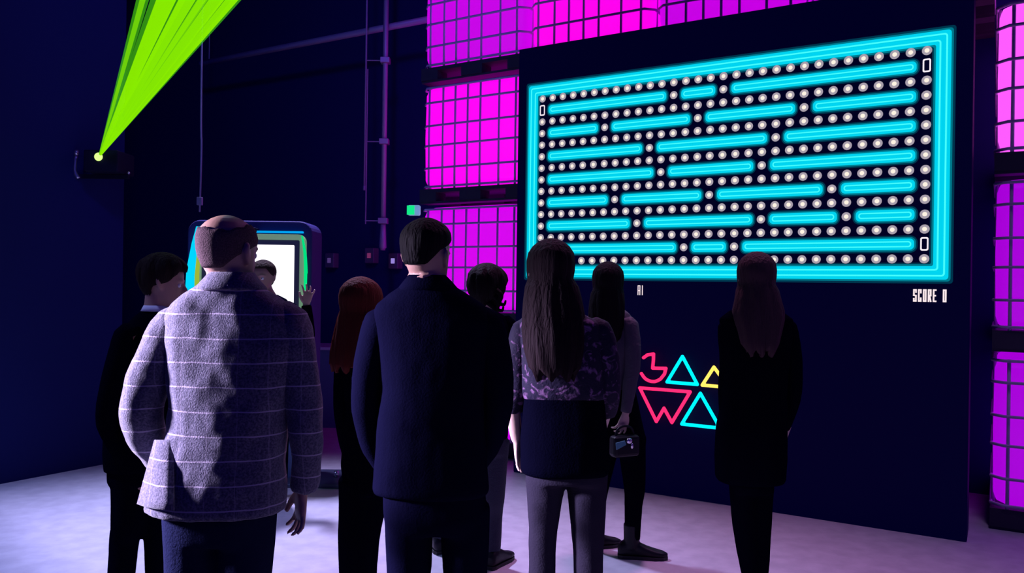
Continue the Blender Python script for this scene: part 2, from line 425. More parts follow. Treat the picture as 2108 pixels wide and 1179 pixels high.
M_fr = mat('booth_frame_green', (.45, .6, .30), .4, emit=lin(96, 130, 96), strength=.8)
def frame(px0, px1, py0, zbot, wdt, y0, y1, r, m, name):
    x0, _, z1 = kp(px0, py0); x1, _, _ = kp(px1, py0)
    f = stad(x0, x1, zbot, z1, r, y0); i = stad(x0+wdt, x1-wdt, zbot+wdt, z1-wdt, max(r-wdt, .01), y0)
    f2 = [(p[0], y1, p[2]) for p in f]; i2 = [(p[0], y1, p[2]) for p in i]
    mb = MB(); n = len(f)
    V = f+i+i2+f2
    mb.add(V, [(a0*n+k, a0*n+(k+1) % n, ((a0+1) % 4)*n+(k+1) % n, ((a0+1) % 4)*n+k) for a0 in range(4) for k in range(n)])
    return mb.build(name, m, K, smooth=False)
frame(408, 632, 480, .78, .045, -.045, 0, .06, M_fr, 'light_frame')
frame(418, 622, 489, .82, .050, -.035, 0, .05, mat('booth_bezel', (.10, .11, .14), .4), 'bezel')
x0, _, z1 = kp(430, 498); x1, _, _ = kp(609, 498)
MB().box(x0, x1, -.022, -.005, .90, z1).build('screen', emis('booth_screen_white', (250, 248, 255), 1.15), K)
bl = emis('booth_cyan_light', (0, 214, 255), 1.0)
P = [kp(411, 467, -.07), kp(417, 467, -.07), kp(408, 560, -.07), kp(401, 606, -.07), kp(400, 900, -.07), kp(388, 900, -.07), kp(389, 590, -.07), kp(391, 555, -.07), kp(402, 500, -.07)]
MB().loft([P, [(p[0], 0, p[2]) for p in P]]).build('side_light', bl, K)
MB().box(kp(418, 0)[0], kp(632, 0)[0], -.05, -.0, kp(0, 469)[2]-.010, kp(0, 469)[2]+.004).build('top_light', emis('booth_blue_light', (0, 165, 245)), K)
gl = emis('booth_green_light', (0, 225, 130))
MB().tube([kp(625, 486, -.05), kp(631, 520, -.05), kp(633, 560, -.05), kp(632, 590, -.05), kp(630, 850, -.05)], [.006, .012, .014, .012, .010], 8, smooth=3).build('green_light', gl, K, smooth=True)
MB().tube([kp(417, 490, -.05), kp(412, 540, -.05), kp(410, 600, -.05), kp(410, 850, -.05)], .018, 8, smooth=3).build('lime_light', emis('booth_lime_light', (165, 190, 60), .9), K, smooth=True)
xc, _, zc = kp(524, 473)
cm = MB().box(xc-.035, xc+.035, -.085, -.0, zc-.02, zc+.012).build('camera', M_black, K, bevel=.005)
M_cl = emis('camera_lights', (235, 240, 255))
for q in (-.02, .022): MB().ball((xc+q, -.085, zc-.003), .007).build('camera_light', M_cl, cm)
M_pl = mat('base_steel', (.07, .08, .14), .35, .4)
bp = MB().box(kp(455, 0)[0], kp(728, 0)[0], -.16, .36, .0, .03)
o = bp.build('base_plate', M_pl, K, bevel=.005)
q = kp(700, 0)[0]
MB().tube([(q, .10, .03), (q, .10, .075)], [.022, .018], 12).build('bolt', M_chr, o, smooth=True)

# counter behind the booth
tk = at(640, 713, 8.8); CT = empty('draped_counter', (tk.x, 8.8, 0)); tag(CT, 'low dim blue counter with a pale top edge behind the booth', 'counter')
MB().box(-.9, .36, -.04, .55, tk.z-.035, tk.z).build('counter_top', mat('counter_top', (.35, .32, .5), .5), CT, bevel=.006)
MB().box(-.86, .32, 0, .5, .0, tk.z-.035).build('front_panel', mat('counter_blue', (.05, .09, .22), .6), CT)

# ------------------------------------------------------------------ people
M_skin = mat('skin', (.42, .24, .18), .5, bump=(60, .05))
M_skin_pale = mat('skin_pale', (.58, .40, .34), .5, bump=(60, .05))
def hairmat(n, c): return mat(n, tuple(q*.6 for q in c), .7, spec=.06, bump=((90, 90, 5), .7))
M_eyew = mat('eye_white', (.7, .68, .66), .3); M_iris = mat('eye_iris', (.03, .02, .015), .2)
M_shoe = mat('black_leather', (.008, .008, .014), .45, spec=.2)
M_sole = mat('rubber_sole', (.02, .02, .022), .7)
HR = [(-.118, .070, .028, .018), (-.106, .086, -.005, .036), (-.086, .091, -.035, .049), (-.060, .090, -.062, .059), (-.035, .090, -.080, .066), (-.010, .088, -.090, .071),
      (.020, .091, -.097, .075), (.050, .090, -.099, .077), (.075, .080, -.092, .073), (.095, .060, -.073, .058), (.108, .038, -.052, .040), (.1155, .018, -.032, .022), (.1185, .002, -.014, .007)]
def hring(z):
    if z <= HR[0][0]: return HR[0][1:]
    for a, b in zip(HR, HR[1:]):
        if z <= b[0]:
            t = (z-a[0])/(b[0]-a[0]); return tuple(a[i]*(1-t)+b[i]*t for i in (1, 2, 3))
    return HR[-1][1:]

class Person:
    def __init__(s, px, depth, yaw, label, hgt=.235, skin=None, headc=None, headyaw=None, pitch=0, tilt=0):
        q = at(px, 600, depth); s.d = depth; s.root = empty('person', (q.x, depth, 0)); s.o = Vector((q.x, depth, 0))
        tag(s.root, label, 'person'); s.skin = skin or M_skin; s.body = MB(); s.k = hgt/.235
        s.yaw = yaw; hy = yaw if headyaw is None else headyaw
        s.HM = Matrix.Translation(s.L(*headc)) @ Matrix.Rotation(math.radians(hy), 4, 'Z') @ Matrix.Rotation(math.radians(pitch), 4, 'X') @ Matrix.Rotation(math.radians(tilt), 4, 'Y') @ Matrix.Scale(s.k, 4)
        s.head()
    def L(s, px, py, dy=0): return at(px, py, s.d+dy)-s.o
    def hp(s, v): return s.HM @ Vector(v)
    def head(s):
        b = s.body; n = 28
        b.loft([[s.hp((w_*math.cos(2*math.pi*j/n), (yf+yb)/2+(yf-yb)/2*math.sin(2*math.pi*j/n), z)) for j in range(n)] for z, yf, yb, w_ in HR])
        T = lambda pts, r: b.tube([s.hp(p) for p in pts], [q*s.k for q in r], 10, smooth=3)
        T([(0, .084, .022), (0, .096, -.005), (0, .108, -.028), (0, .094, -.038)], [.008, .010, .014, .011])
        T([(-.012, .096, -.034), (.012, .096, -.034)], [.010, .010])
        T([(-.024, .082, -.064), (0, .093, -.062), (.024, .082, -.064)], [.004, .0075, .004])
        T([(-.022, .082, -.073), (0, .092, -.073), (.022, .082, -.073)], [.004, .0075, .004])
        T([(-.052, .066, .018), (-.03, .084, .024), (-.008, .088, .019)], [.006, .009, .007]); T([(.052, .066, .018), (.03, .084, .024), (.008, .088, .019)], [.006, .009, .007])
        for sx in (-1, 1):
            T([(sx*.074, -.002, .024), (sx*.084, -.014, .026), (sx*.087, -.018, .004), (sx*.080, -.006, -.022), (sx*.074, .002, -.030)], [.008, .009, .009, .008, .006])
            T([(sx*.074, 0, .015), (sx*.08, -.008, -.015)], [.010, .010])
            e = MB().ball(s.hp((sx*.031, .0740, 0)), .0125*s.k).build('eye', M_eyew, s.root, smooth=True)
            MB().ball(s.hp((sx*.031, .0825, 0)), .0050*s.k, 10, 6).build('iris', M_iris, e, smooth=True)
    def neck(s, base, r=.058, dy=0):
        top = s.hp((0, -.02, -.05)); bs = s.L(*base)
        s.body.tube([top, (top+bs)/2, bs], [r*.96, r, r*1.22], 16, smooth=3)
    def rings(s, R, shrink=0, n=28, ex=2.5):
        out = []
        for r in R:
            py, xl, xr, th = r[:4]; dy = r[4] if len(r) > 4 else 0
            a = s.L(xl, py, dy); b = s.L(xr, py, dy); c = (a+b)/2; hw = max((b.x-a.x)/2-shrink, .01); hd = max(th/2-shrink, .01)
            ring = []
            for j in range(n):
                t = 2*math.pi*j/n; cs, sn = math.cos(t), math.sin(t)
                ring.append((c.x+hw*math.copysign(abs(cs)**(2/ex), cs), c.y+hd*math.copysign(abs(sn)**(2/ex), sn), c.z))
            out.append(ring)
        return out
    def limb(s, mb, P, shrink=0, n=16):
        mb.tube([s.L(*p[:3]) for p in P], [max(p[3]-shrink, .018) for p in P], n, smooth=4)
    def torso(s, R, name, m, arms=(), folds=.010, vox=.009, shirt_neck=True):
        g = MB().loft(s.rings(R)); s.body.loft(s.rings(R, .028))
        cx = sum(r[1]+r[2] for r in R)/len(R)/2
        for A in arms:
            a0 = A[0]; A = [(a0[0]+(cx-a0[0])*.30, a0[1]+4, a0[2], a0[3]*.72)]+A
            sl = MB(); s.limb(sl, A); s.limb(s.body, A, .022)
            remesh(sl.build('sleeve', m, s.root), vox, 3, folds)
        o = g.build(name, m, s.root); remesh(o, vox, 4, folds); s.top = o
        return o
    def legs(s, R, legs, m, name='trousers', folds=.008):
        g = MB()
        if R: g.loft(s.rings(R)); s.body.loft(s.rings(R, .028))
        for l in legs:
            s.limb(g, l); s.limb(s.body, l, .022)
        o = g.build(name, m, s.root); remesh(o, .010, 4, folds); return o
    def shoe(s, ank, ang, ln=.27, h=.085, heel=0, boot=0):
        # ank: pixel point projected down to the floor at its depth
        q = s.L(*ank); f = Vector((math.cos(math.radians(ang)), math.sin(math.radians(ang)), 0)); sd = Vector((-f.y, f.x, 0))
        c = Vector((q.x, q.y, 0)); rings = []
        for x, wd, z0, z1 in ((-.075, .022, .02+heel, .07+heel), (-.06, .034, .012+heel, .095+heel), (-.02, .037, .012+heel*.8, .11+heel*.8), (.03, .037, .012+heel*.5, .10+heel*.4), (.08, .040, .012+heel*.1, .075), (.13, .043, .012, .058), (.17, .036, .014, .048), (.195, .016, .018, .036)):
            x *= ln/.27
            cz, hz = (z0+z1)/2, (z1-z0)/2
            rings.append([c+f*x+sd*wd*math.copysign(abs(math.cos(t))**.8, math.cos(t))+Vector((0, 0, cz+hz*math.copysign(abs(math.sin(t))**.8, math.sin(t)))) for t in [2*math.pi*j/16 for j in range(16)]])
        mb = MB().loft(rings)
        if boot: mb.tube([c+Vector((0, 0, .06)), c+Vector((0, 0, boot))], [.045, .05], 16)
        o = mb.build('shoe', M_shoe, s.root); remesh(o, .006, 3)
        sm = MB(); sr = []
        for x, wd in ((-.075, .02), (-.05, .034), (0, .034), (.06, .038), (.12, .043), (.17, .034), (.195, .014)):
            x *= ln/.27
            hh = heel*max(0, min(1, (.06-x)/.10)) if heel else 0
            sr.append([c+f*x+sd*wd+Vector((0, 0, .0)), c+f*x-sd*wd+Vector((0, 0, .0)), c+f*x-sd*wd+Vector((0, 0, .02+hh)), c+f*x+sd*wd+Vector((0, 0, .02+hh))])
        if heel: sr2 = sr[:2]; sm.loft(sr2); sm.loft([[p if i > 1 else p for i, p in enumerate(r)] for r in sr[3:]])
        else: sm.loft(sr)
        sm.build('sole', M_sole, o)
    def hand(s, wr, tip, thumb, palm, curl=22, sc=1.0):
        """wrist point, a point the fingers aim at, thumb side direction, palm facing direction (all local)"""
        b = s.body; w_ = Vector(wr); d = (Vector(tip)-w_).normalized()
        pn = Vector(palm); pn = (pn-d*pn.dot(d)).normalized(); sd = d.cross(pn).normalized()
        if sd.dot(Vector(thumb)) < 0: sd = -sd
        P = lambda a, c, e: w_+(d*a+sd*c+pn*e)*sc
        rings = []
        for a, hw, ht in ((-.02, .026, .020), (.01, .027, .018), (.04, .036, .016), (.07, .042, .015), (.092, .041, .012)):
            rings.append([P(a, hw*math.cos(t), ht*math.sin(t)) for t in [2*math.pi*j/14 for j in range(14)]])
        b.loft(rings)
        for i, (off, ln) in enumerate(((.031, .070), (.0105, .078), (-.0105, .072), (-.031, .056))):
            p = Vector((.086-(.006 if i in (0, 3) else 0), off, 0)); ang = math.radians(curl*.5); pts = [p.copy()]; spread = off*.9
            for k, fr in enumerate((.46, .30, .24)):
                ang += math.radians(curl*(1.0+.25*i*.4)) if k else 0
                p = p+Vector((math.cos(ang)*ln*fr, spread*fr, math.sin(ang)*ln*fr)); pts.append(p.copy())
            b.tube([P(*q) for q in pts], [r*sc for r in (.0095, .009, .0082, .0065)], 8, smooth=2)
        b.tube([P(.022, .026, .004), P(.048, .047, .014), P(.074, .056, .022), P(.094, .056, .030)], [r*sc for r in (.014, .012, .0105, .008)], 8, smooth=2)
    def finish(s, vox=.0065):
        o = s.body.build('body', s.skin, s.root); remesh(o, vox, 2)
    def hair(s, m, lower, upper=None, infl=.012, zin=1.07, thick=.014, n=48, rows=14, name='hair', wave=.003, top=.1185, seed=0):
        rnd = random.Random(seed); g = []
        ph = [rnd.uniform(0, 6) for _ in range(4)]
        for j in range(n):
            t = -math.pi/2+2*math.pi*j/n          # starts at the back
            zl = lower(t); zu = upper(t) if upper else top
            col = []
            for i in range(rows+1):
                v = i/rows; z = zl+(zu-zl)*math.sin(v*math.pi/2) if upper is None else zl+(zu-zl)*v
                yf, yb, w_ = hring(z)
                iw = infl+wave*(math.sin(9*t+ph[0])+math.sin(17*t+ph[1]+z*30))*.5
                sz = max(0, z/.1185); iw *= min(1, .3+v*2.4)
                iw *= math.sqrt(max(.04, 1-sz*sz)); zz = z+(zin-1)*.15*sz+infl*.6*sz
                if upper is None and i == rows: w_, yf, yb = .002, (yf+yb)/2+.002, (yf+yb)/2-.002; iw = 0
                col.append(s.hp(((w_+iw)*math.cos(t), (yf+yb)/2+((yf-yb)/2+iw)*math.sin(t), zz)))
            g.append(col)
        return s.sheet(g, m, thick*s.k, name, wrap=True)
    def sheet(s, g, m, thick, name, parent=None, wrap=False):
        rows = len(g[0]); mb = MB(); V = [p for c in g for p in c]
        mb.add(V, [(a*rows+i, (a+1)%len(g)*rows+i, (a+1)%len(g)*rows+i+1, a*rows+i+1) for a in range(len(g)-(0 if wrap else 1)) for i in range(rows-1)])
        o = mb.build(name, m, parent or s.root, smooth=True)
        sd = o.modifiers.new('solidify', 'SOLIDIFY'); sd.thickness = thick; sd.offset = 0
        return o
    def longhair(s, m, prof, infl=.014, n=44, half=162, seed=1, thick=.016, name='hair', fringe=.075):
        """cap plus a fall: prof = [(z, halfwidth, y_back, y_front)] from ear level down, head units"""
        rnd = random.Random(seed); ph = [rnd.uniform(0, 6) for _ in range(6)]
        cap = MB(); g = []
        zs = [.1185, .1165, .112, .104, .092, .072, .045, .015, -.015]
        H = math.radians(half)
        for j in range(n+1):
            u = -1+2*j/n; t = -math.pi/2+u*H; col = []
            for i, z in enumerate(zs):
                yf, yb, w_ = hring(z); sz = max(0, z/.1185); iw = (infl+.002*math.sin(14*t+ph[0]))*math.sqrt(max(.04, 1-sz*sz))
                if i == 0: w_, iw = .003, 0; c0 = (yf+yb)/2; yf, yb = c0+.003, c0-.003
                col.append(((w_+iw)*math.cos(t), (yf+yb)/2+((yf-yb)/2+iw)*math.sin(t), z+.024*sz))
            for i, (z, hw, yb, yf) in enumerate(prof):
                f = (i+1)/len(prof); wv = .004*math.sin(11*t+ph[1]+z*9)+.003*math.sin(23*t+ph[2])
                dz = .018*f*math.sin(7*t+ph[3]) if i == len(prof)-1 else 0
                col.append(((hw+wv)*math.cos(t), (yf+yb)/2+((yf-yb)/2+wv)*math.sin(t), z+dz))
            g.append([s.hp(p) for p in col])
        return s.sheet(g, m, thick*s.k, name)

def ang_back(t):                       # 0 at the back of the head, pi at the face
    a = (t+math.pi/2) % (2*math.pi); return min(a, 2*math.pi-a)
def short_line(nape=-.06, ear=-.005, fore=.068):
    def f(t):
        a = ang_back(t)
        if a < 1.15: return nape+(ear-nape)*max(0, (a-.6)/.55)
        if a < 1.9: return ear+.03*(a-1.15)/.75
        return min(fore, ear+.03+(fore-ear-.03)*(a-1.9)/.45)
    return f

# ---- plaid blazer cloth
def plaid():
    m = mat('plaid_wool', (.2, .2, .26), .85, bump=(220, .25), sheen=.2); nt = m.node_tree; b = nt.nodes['Principled BSDF']
    tc = nt.nodes.new('ShaderNodeTexCoord'); sp = nt.nodes.new('ShaderNodeSeparateXYZ'); nt.links.new(tc.outputs['Object'], sp.inputs[0])
    nz = nt.nodes.new('ShaderNodeTexNoise'); nz.inputs['Scale'].default_value = 9; nt.links.new(tc.outputs['Object'], nz.inputs['Vector'])
    def math_(op, a, bb=None):
        n = nt.nodes.new('ShaderNodeMath'); n.operation = op
        for i, v in enumerate((a, bb)):
            if v is None: continue
            if isinstance(v, (int, float)): n.inputs[i].default_value = v
            else: nt.links.new(v, n.inputs[i])
        return n.outputs[0]
    wob = math_('MULTIPLY', math_('SUBTRACT', nz.outputs['Fac'], .5), .012)
    def lines(co, per, wd):
        f = math_('FRACT', math_('DIVIDE', math_('ADD', co, wob), per))
        return math_('LESS_THAN', f, wd/per)
    lz = lines(sp.outputs['Z'], .074, .0042)
    lx = math_('MULTIPLY', lines(sp.outputs['X'], .088, .0035), .22)
    ln = math_('MAXIMUM', lz, lx)
    n2 = nt.nodes.new('ShaderNodeTexNoise'); n2.inputs['Scale'].default_value = 160; n2.inputs['Detail'].default_value = 3; nt.links.new(tc.outputs['Object'], n2.inputs['Vector'])
    cr = nt.nodes.new('ShaderNodeValToRGB'); cr.color_ramp.elements[0].position = .38; cr.color_ramp.elements[1].position = .64
    cr.color_ramp.elements[0].color = (.026, .024, .065, 1); cr.color_ramp.elements[1].color = (.11, .10, .155, 1); nt.links.new(n2.outputs['Fac'], cr.inputs[0])
    mx = nt.nodes.new('ShaderNodeMixRGB'); nt.links.new(ln, mx.inputs[0]); nt.links.new(cr.outputs[0], mx.inputs[1]); mx.inputs[2].default_value = (.34, .29, .38, 1)
    nt.links.new(mx.outputs[0], b.inputs['Base Color']); return m
M_plaid = plaid()
M_jean = mat('navy_denim', (.010, .012, .034), .8, spec=0, bump=(150, .3))
M_suit = mat('midnight_suit', (.003, .003, .012), .75, spec=0, bump=(140, .15))
M_blk = mat('black_cloth', (.0015, .0015, .006), .8, spec=0, bump=(120, .2))
M_char = mat('charcoal_trousers', (.022,.019,.032), .8, spec=0, bump=(140, .2))
M_grey = mat('grey_blouse', (.045, .036, .065), .7, bump=(40, .3))
M_white = mat('white_shirt', (.65, .65, .75), .7)

# P1 bald man in the plaid blazer
p = Person(460, 2.55, 0, 'person with thinning hair in a grey plaid blazer, left hand in pocket', hgt=.248, headc=(469, 524), headyaw=-22)
p.neck((476, 600), .066)
p.torso([(572, 432, 522, .15, .0), (588, 414, 540, .17), (606, 385, 565, .19), (626, 358, 592, .21), (655, 340, 616, .22), (700, 336, 624, .235), (760, 348, 612, .25), (820, 354, 598, .26), (880, 352, 592, .265), (940, 340, 590, .27), (1000, 316, 590, .28), (1040, 302, 588, .285), (1048, 304, 586, .27)],
        'blazer', M_plaid, arms=[[(362, 672, 0, .070), (325, 742, -.02, .070), (292, 832, -.03, .062), (300, 892, .03, .056), (338, 950, .12, .052)],
                                 [(592, 668, 0, .070), (614, 760, 0, .066), (626, 860, 0, .058), (628, 940, .03, .051), (624, 1004, .06, .046)]], folds=.030, vox=.007)
p.sheet([[p.L(px+(1-v)*ox, 905+v*(hh+20), -.092-.058*v-dd*(.3+.7*v)) for v in [i/8 for i in range(9)]] for px, ox, hh, dd in ((284, 36, 112, -.075), (300, 26, 118, -.035), (318, 18, 122, -.004), (338, 9, 124, .010), (358, 0, 126, .012))], M_plaid, .008, 'vent_flap')
MB().loft(p.rings([(560, 436, 520, .145, -.005), (572, 426, 528, .165, -.006), (592, 408, 546, .195, -.010), (597, 410, 544, .185, -.008)])).build('collar', M_plaid, p.root, smooth=True)
p.legs([(985, 345, 575, .22), (1060, 342, 562, .235), (1110, 342, 556, .21)], [[(400, 1030, 0, .10), (398, 1180, 0, .088), (400, 1275, .01, .070), (402, 1560, -.01, .058)], [(508, 1030, 0, .10), (504, 1180, 0, .086), (502, 1275, .01, .070), (500, 1560, -.01, .058)]], M_jean)
p.hand(p.L(622, 1006, .06), p.L(616, 1085, .07), (-.5, .8, 0), (-.8, -.5, 0), 20, 1.0)
p.hand(p.L(338, 950, .12), p.L(372, 1010, .14), (.3, 1, 0), (1, 0, 0), 15, .85)
p.shoe((402, 1560), 95); p.shoe((500, 1560), 80)
hm = mat('cropped_brown_hair', (.062, .037, .046), .8, spec=.05, bump=(260, .4), var=(.115, .072, .08))
p.hair(hm, short_line(-.040, -.005, .03), lambda t: .072+.004*math.sin(3*t+1)+.003*math.sin(11*t)+.012*max(0, ang_back(t)-.9), infl=.0035, thick=.004, rows=10, zin=1.0, name='cropped_hair', wave=.0008)
p.finish()

# P2 man turned right, behind the plaid blazer
p = Person(300, 3.95, -72, 'person in dark clothes with short curly hair, turned right behind the plaid blazer', hgt=.235, headc=(336, 582), pitch=-8)
p.neck((322, 645), .056)
p.torso([(636, 298, 348, .12), (650, 280, 368, .17), (680, 256, 382, .24), (760, 232, 384, .30), (850, 222, 376, .30), (930, 220, 362, .29), (965, 222, 352, .27)], 'jacket', M_blk,
        arms=[[(262, 690, -.12, .06), (232, 790, -.16, .056), (222, 870, -.15, .052), (262, 950, -.10, .042)], [(372, 690, .15, .06), (380, 800, .16, .054), (400, 870, .12, .05), (430, 850, .02, .042)]])
MB().loft(p.rings([(628, 300, 345, .125), (634, 297, 352, .14), (640, 294, 356, .15)])).build('shirt_collar', M_white, p.root, smooth=True)
p.legs([(930, 228, 350, .26), (990, 228, 345, .25)], [[(268, 960, -.04, .09), (264, 1080, -.04, .08), (256, 1110, -.03, .07), (246, 1235, -.05, .055)], [(320, 960, .06, .085), (324, 1080, .06, .07), (328, 1235, .06, .055)]], M_blk)
p.hand(p.L(262, 952, -.10), p.L(275, 1000, -.1), (1, .2, 0), (.3, 1, 0), 20)
p.hand(p.L(430, 850, .02), p.L(462, 835, .02), (0, 0, 1), (-.3, -1, 0), 25)
p.shoe((250, 1240, -.05), 12); p.shoe((330, 1240, .06), 12)
p.hair(hairmat('dark_brown_hair', (.035, .022, .02)), short_line(-.085, -.02, .055), infl=.018, zin=1.10, wave=.016, seed=3)
p.finish()

# P3 red haired woman
p = Person(760, 3.75, -35, 'person with long red-brown hair in black, left of the dark suit', hgt=.225, skin=M_skin_pale, headc=(744, 632))
p.neck((752, 700), .046)
p.torso([(690, 732, 776, .11), (702, 712, 800, .15), (730, 702, 816, .19), (790, 706, 812, .22), (840, 712, 808, .20), (900, 706, 818, .22), (950, 704, 822, .23), (985, 708, 820, .22)], 'jacket', M_blk,
        arms=[[(716, 722, 0, .05), (706, 800, -.01, .046), (708, 875, .0, .042), (722, 940, .08, .036)], [(806, 722, 0, .05), (818, 800, 0, .046), (820, 870, .04, .04), (800, 900, .16, .036)]])
p.legs([(945, 708, 818, .23), (1010, 704, 806, .22)], [[(738, 985, -.02, .092), (732, 1110, -.02, .082), (730, 1190, -.01, .070), (728, 1290, -.02, .060)], [(770, 985, .06, .09), (752, 1110, .10, .07), (745, 1290, .14, .055)]], M_blk)
p.hand(p.L(722, 942, .08), p.L(726, 990, .1), (0, 1, 0), (1, 0, 0), 20, .85); p.hand(p.L(800, 902, .16), p.L(775, 890, .22), (0, 0, 1), (0, -1, 0), 25, .85)
p.shoe((728, 1297, -.02), 100, .24); p.shoe((745, 1297, .14), 85, .24)
p.longhair(hairmat('auburn_hair', (.16, .028, .02)), [(-.05, .092, -.11, .06), (-.10, .100, -.115, .04), (-.16, .105, -.125, .02), (-.22, .104, -.135, 0), (-.27, .095, -.14, -.03), (-.295, .075, -.135, -.05)], half=162, seed=5)
p.finish()

# P4 man in the dark suit
p = Person(890, 2.85, 0, 'person with short dark hair in a midnight suit, standing front centre', hgt=.238, headc=(879, 531), headyaw=-25)
p.neck((884, 612), .064)
p.torso([(578, 840, 924, .14), (592, 822, 945, .16), (606, 800, 968, .19), (628, 776, 1000, .21), (660, 766, 1020, .225), (720, 775, 1012, .24), (800, 784, 1000, .25), (880, 778, 998, .25), (950, 772, 1002, .26), (1005, 768, 1008, .265), (1014, 772, 1004, .25)],
        'suit_jacket', M_suit, arms=[[(786, 668, 0, .066), (764, 745, -.01, .062), (756, 832, 0, .056), (768, 905, .06, .05), (795, 955, .13, .045)], [(1000, 668, 0, .066), (1020, 745, -.01, .060), (1024, 832, 0, .054), (1006, 905, .06, .05), (980, 955, .13, .045)]], folds=.012)
MB().loft(p.rings([(566, 842, 918, .135, -.004), (578, 832, 930, .155, -.004), (596, 818, 946, .17, -.004), (600, 822, 944, .155, -.004)])).build('collar', M_suit, p.root, smooth=True)
p.legs([(970, 788, 1000, .23), (1060, 790, 1000, .24), (1090, 796, 998, .21)], [[(842, 1040, 0, .092), (842, 1180, 0, .078), (842, 1230, .01, .068), (842, 1480, -.02, .055)], [(956, 1040, 0, .092), (958, 1180, 0, .080), (960, 1230, .01, .068), (962, 1480, -.02, .055)]], M_suit)
p.hand(p.L(795, 957, .13), p.L(815, 1010, .16), (0, 1, 0), (1, 0, 0), 20); p.hand(p.L(980, 957, .13), p.L(960, 1010, .16), (0, 1, 0), (-1, 0, 0), 20)
p.shoe((842, 1495), 98); p.shoe((962, 1495), 82)
p.hair(hairmat('near_black_hair', (.012, .010, .012)), short_line(-.022, .022, .07), infl=.007, zin=1.08, seed=8)
p.finish()

# P5 person with pinned dark curls
p = Person(1003, 4.52, -20, 'person with dark gathered curls, half hidden behind the midnight suit', hgt=.225, skin=M_skin_pale, headc=(1003, 599))
p.neck((1003, 648), .048)
p.torso([(640, 985, 1022, .11), (650, 968, 1040, .16), (672, 956, 1052, .19), (740, 958, 1050, .22), (800, 962, 1044, .2), (860, 954, 1048, .23), (900, 952, 1046, .24)], 'jacket', M_blk,
        arms=[[(960, 668, 0, .05), (945, 740, 0, .046), (942, 800, .02, .042), (955, 850, .1, .036)], [(1046, 668, 0, .05), (1060, 740, 0, .046), (1062, 800, .02, .042), (1050, 850, .1, .036)]])
p.legs([(870, 956, 1046, .23), (930, 952, 1044, .22)], [[(975, 905, .05, .09), (940, 1010, .15, .07), (905, 1105, .25, .05)], [(1018, 905, 0, .09), (1012, 1020, 0, .074), (1014, 1060, .01, .058), (1014, 1135, 0, .048)]], mat('dark_blue_jeans', (.012, .014, .04), .8, bump=(150, .3)), 'jeans')
p.hand(p.L(955, 852, .1), p.L(965, 890, .12), (0, 1, 0), (1, 0, 0), 20, .85); p.hand(p.L(1050, 852, .1), p.L(1040, 890, .12), (0, 1, 0), (-1, 0, 0), 20, .85)
p.shoe((900, 1120, .25), 110, .25); p.shoe((1020, 1160, 0), 60, .25)
h5 = hairmat('dark_curls', (.015, .011, .013))
ho = p.hair(h5, short_line(-.12, -.09, .06), infl=.030, zin=1.16, wave=.016, seed=11)
for i, (cx, cz) in enumerate(((.085, -.055), (.098, -.02), (.06, -.10))):
    MB().tube([p.hp((cx-.02, -.07, cz+.03)), p.hp((cx+.02, -.08, cz)), p.hp((cx+.01, -.08, cz-.045)), p.hp((cx+.038, -.075, cz-.055)), p.hp((cx+.045, -.07, cz-.03))], [.016, .015, .012, .009, .005], 8, smooth=3).build('curl', h5, ho, smooth=True)
p.finish()

# P6 woman in the floral blouse
def floral():
    m = mat('floral_blouse_cloth', (.02, .015, .035), .7, spec=.1, bump=(90, .2)); nt = m.node_tree; b = nt.nodes['Principled BSDF']
    tc = nt.nodes.new('ShaderNodeTexCoord'); nz = nt.nodes.new('ShaderNodeTexNoise'); nz.inputs['Scale'].default_value = 21; nz.inputs['Detail'].default_value = 4; nz.inputs['Distortion'].default_value = 1.6
    nt.links.new(tc.outputs['Object'], nz.inputs['Vector'])
    cr = nt.nodes.new('ShaderNodeValToRGB'); e = cr.color_ramp.elements; e[0].position = .54; e[0].color = (.015, .012, .03, 1); e[1].position = .66; e[1].color = (.19, .095, .21, 1)
    nt.links.new(nz.outputs['Fac'], cr.inputs[0]); nt.links.new(cr.outputs[0], b.inputs['Base Color']); return m
p = Person(1155, 3.2, -8, 'person with long dark hair in a floral blouse and dark tunic', hgt=.23, skin=M_skin_pale, headc=(1133, 566), headyaw=10)
p.neck((1140, 640), .048)
p.torso([(634, 1112, 1172, .11), (644, 1088, 1200, .16), (664, 1064, 1236, .19), (700, 1062, 1242, .21), (760, 1068, 1244, .23), (810, 1072, 1246, .22), (822, 1076, 1242, .20)], 'blouse', floral(),
        arms=[[(1078, 680, 0, .052), (1066, 735, -.01, .052), (1066, 790, 0, .048), (1056, 848, .02, .040)], [(1232, 680, 0, .052), (1248, 735, -.01, .052), (1252, 800, 0, .050), (1246, 850, .05, .046)]], folds=.012)
p.torso([(790, 1078, 1240, .20), (850, 1074, 1246, .22), (910, 1070, 1252, .245), (960, 1070, 1254, .255), (974, 1074, 1250, .24)], 'tunic', M_blk, folds=.010)
p.limb(p.body, [(1056, 840, .02, .030), (1060, 880, .03, .027), (1064, 905, .04, .022)]); p.limb(p.body, [(1246, 845, .05, .030), (1235, 890, .12, .022)])
p.hand(p.L(1064, 904, .04), p.L(1068, 962, .05), (.3, 1, 0), (1, -.2, 0), 12, .88); p.hand(p.L(1235, 892, .12), p.L(1215, 930, .16), (0, 1, 0), (-1, 0, 0), 25, .88)
p.legs([(930, 1084, 1244, .23), (990, 1088, 1246, .21)], [[(1124, 950, 0, .088), (1118, 1090, 0, .058), (1116, 1160, 0, .054), (1116, 1390, 0, .056)], [(1208, 950, 0, .088), (1210, 1090, 0, .068), (1211, 1160, 0, .060), (1212, 1390, 0, .060)]], M_char)
p.shoe((1116, 1400), 100, .25); p.shoe((1212, 1400), 80, .25)
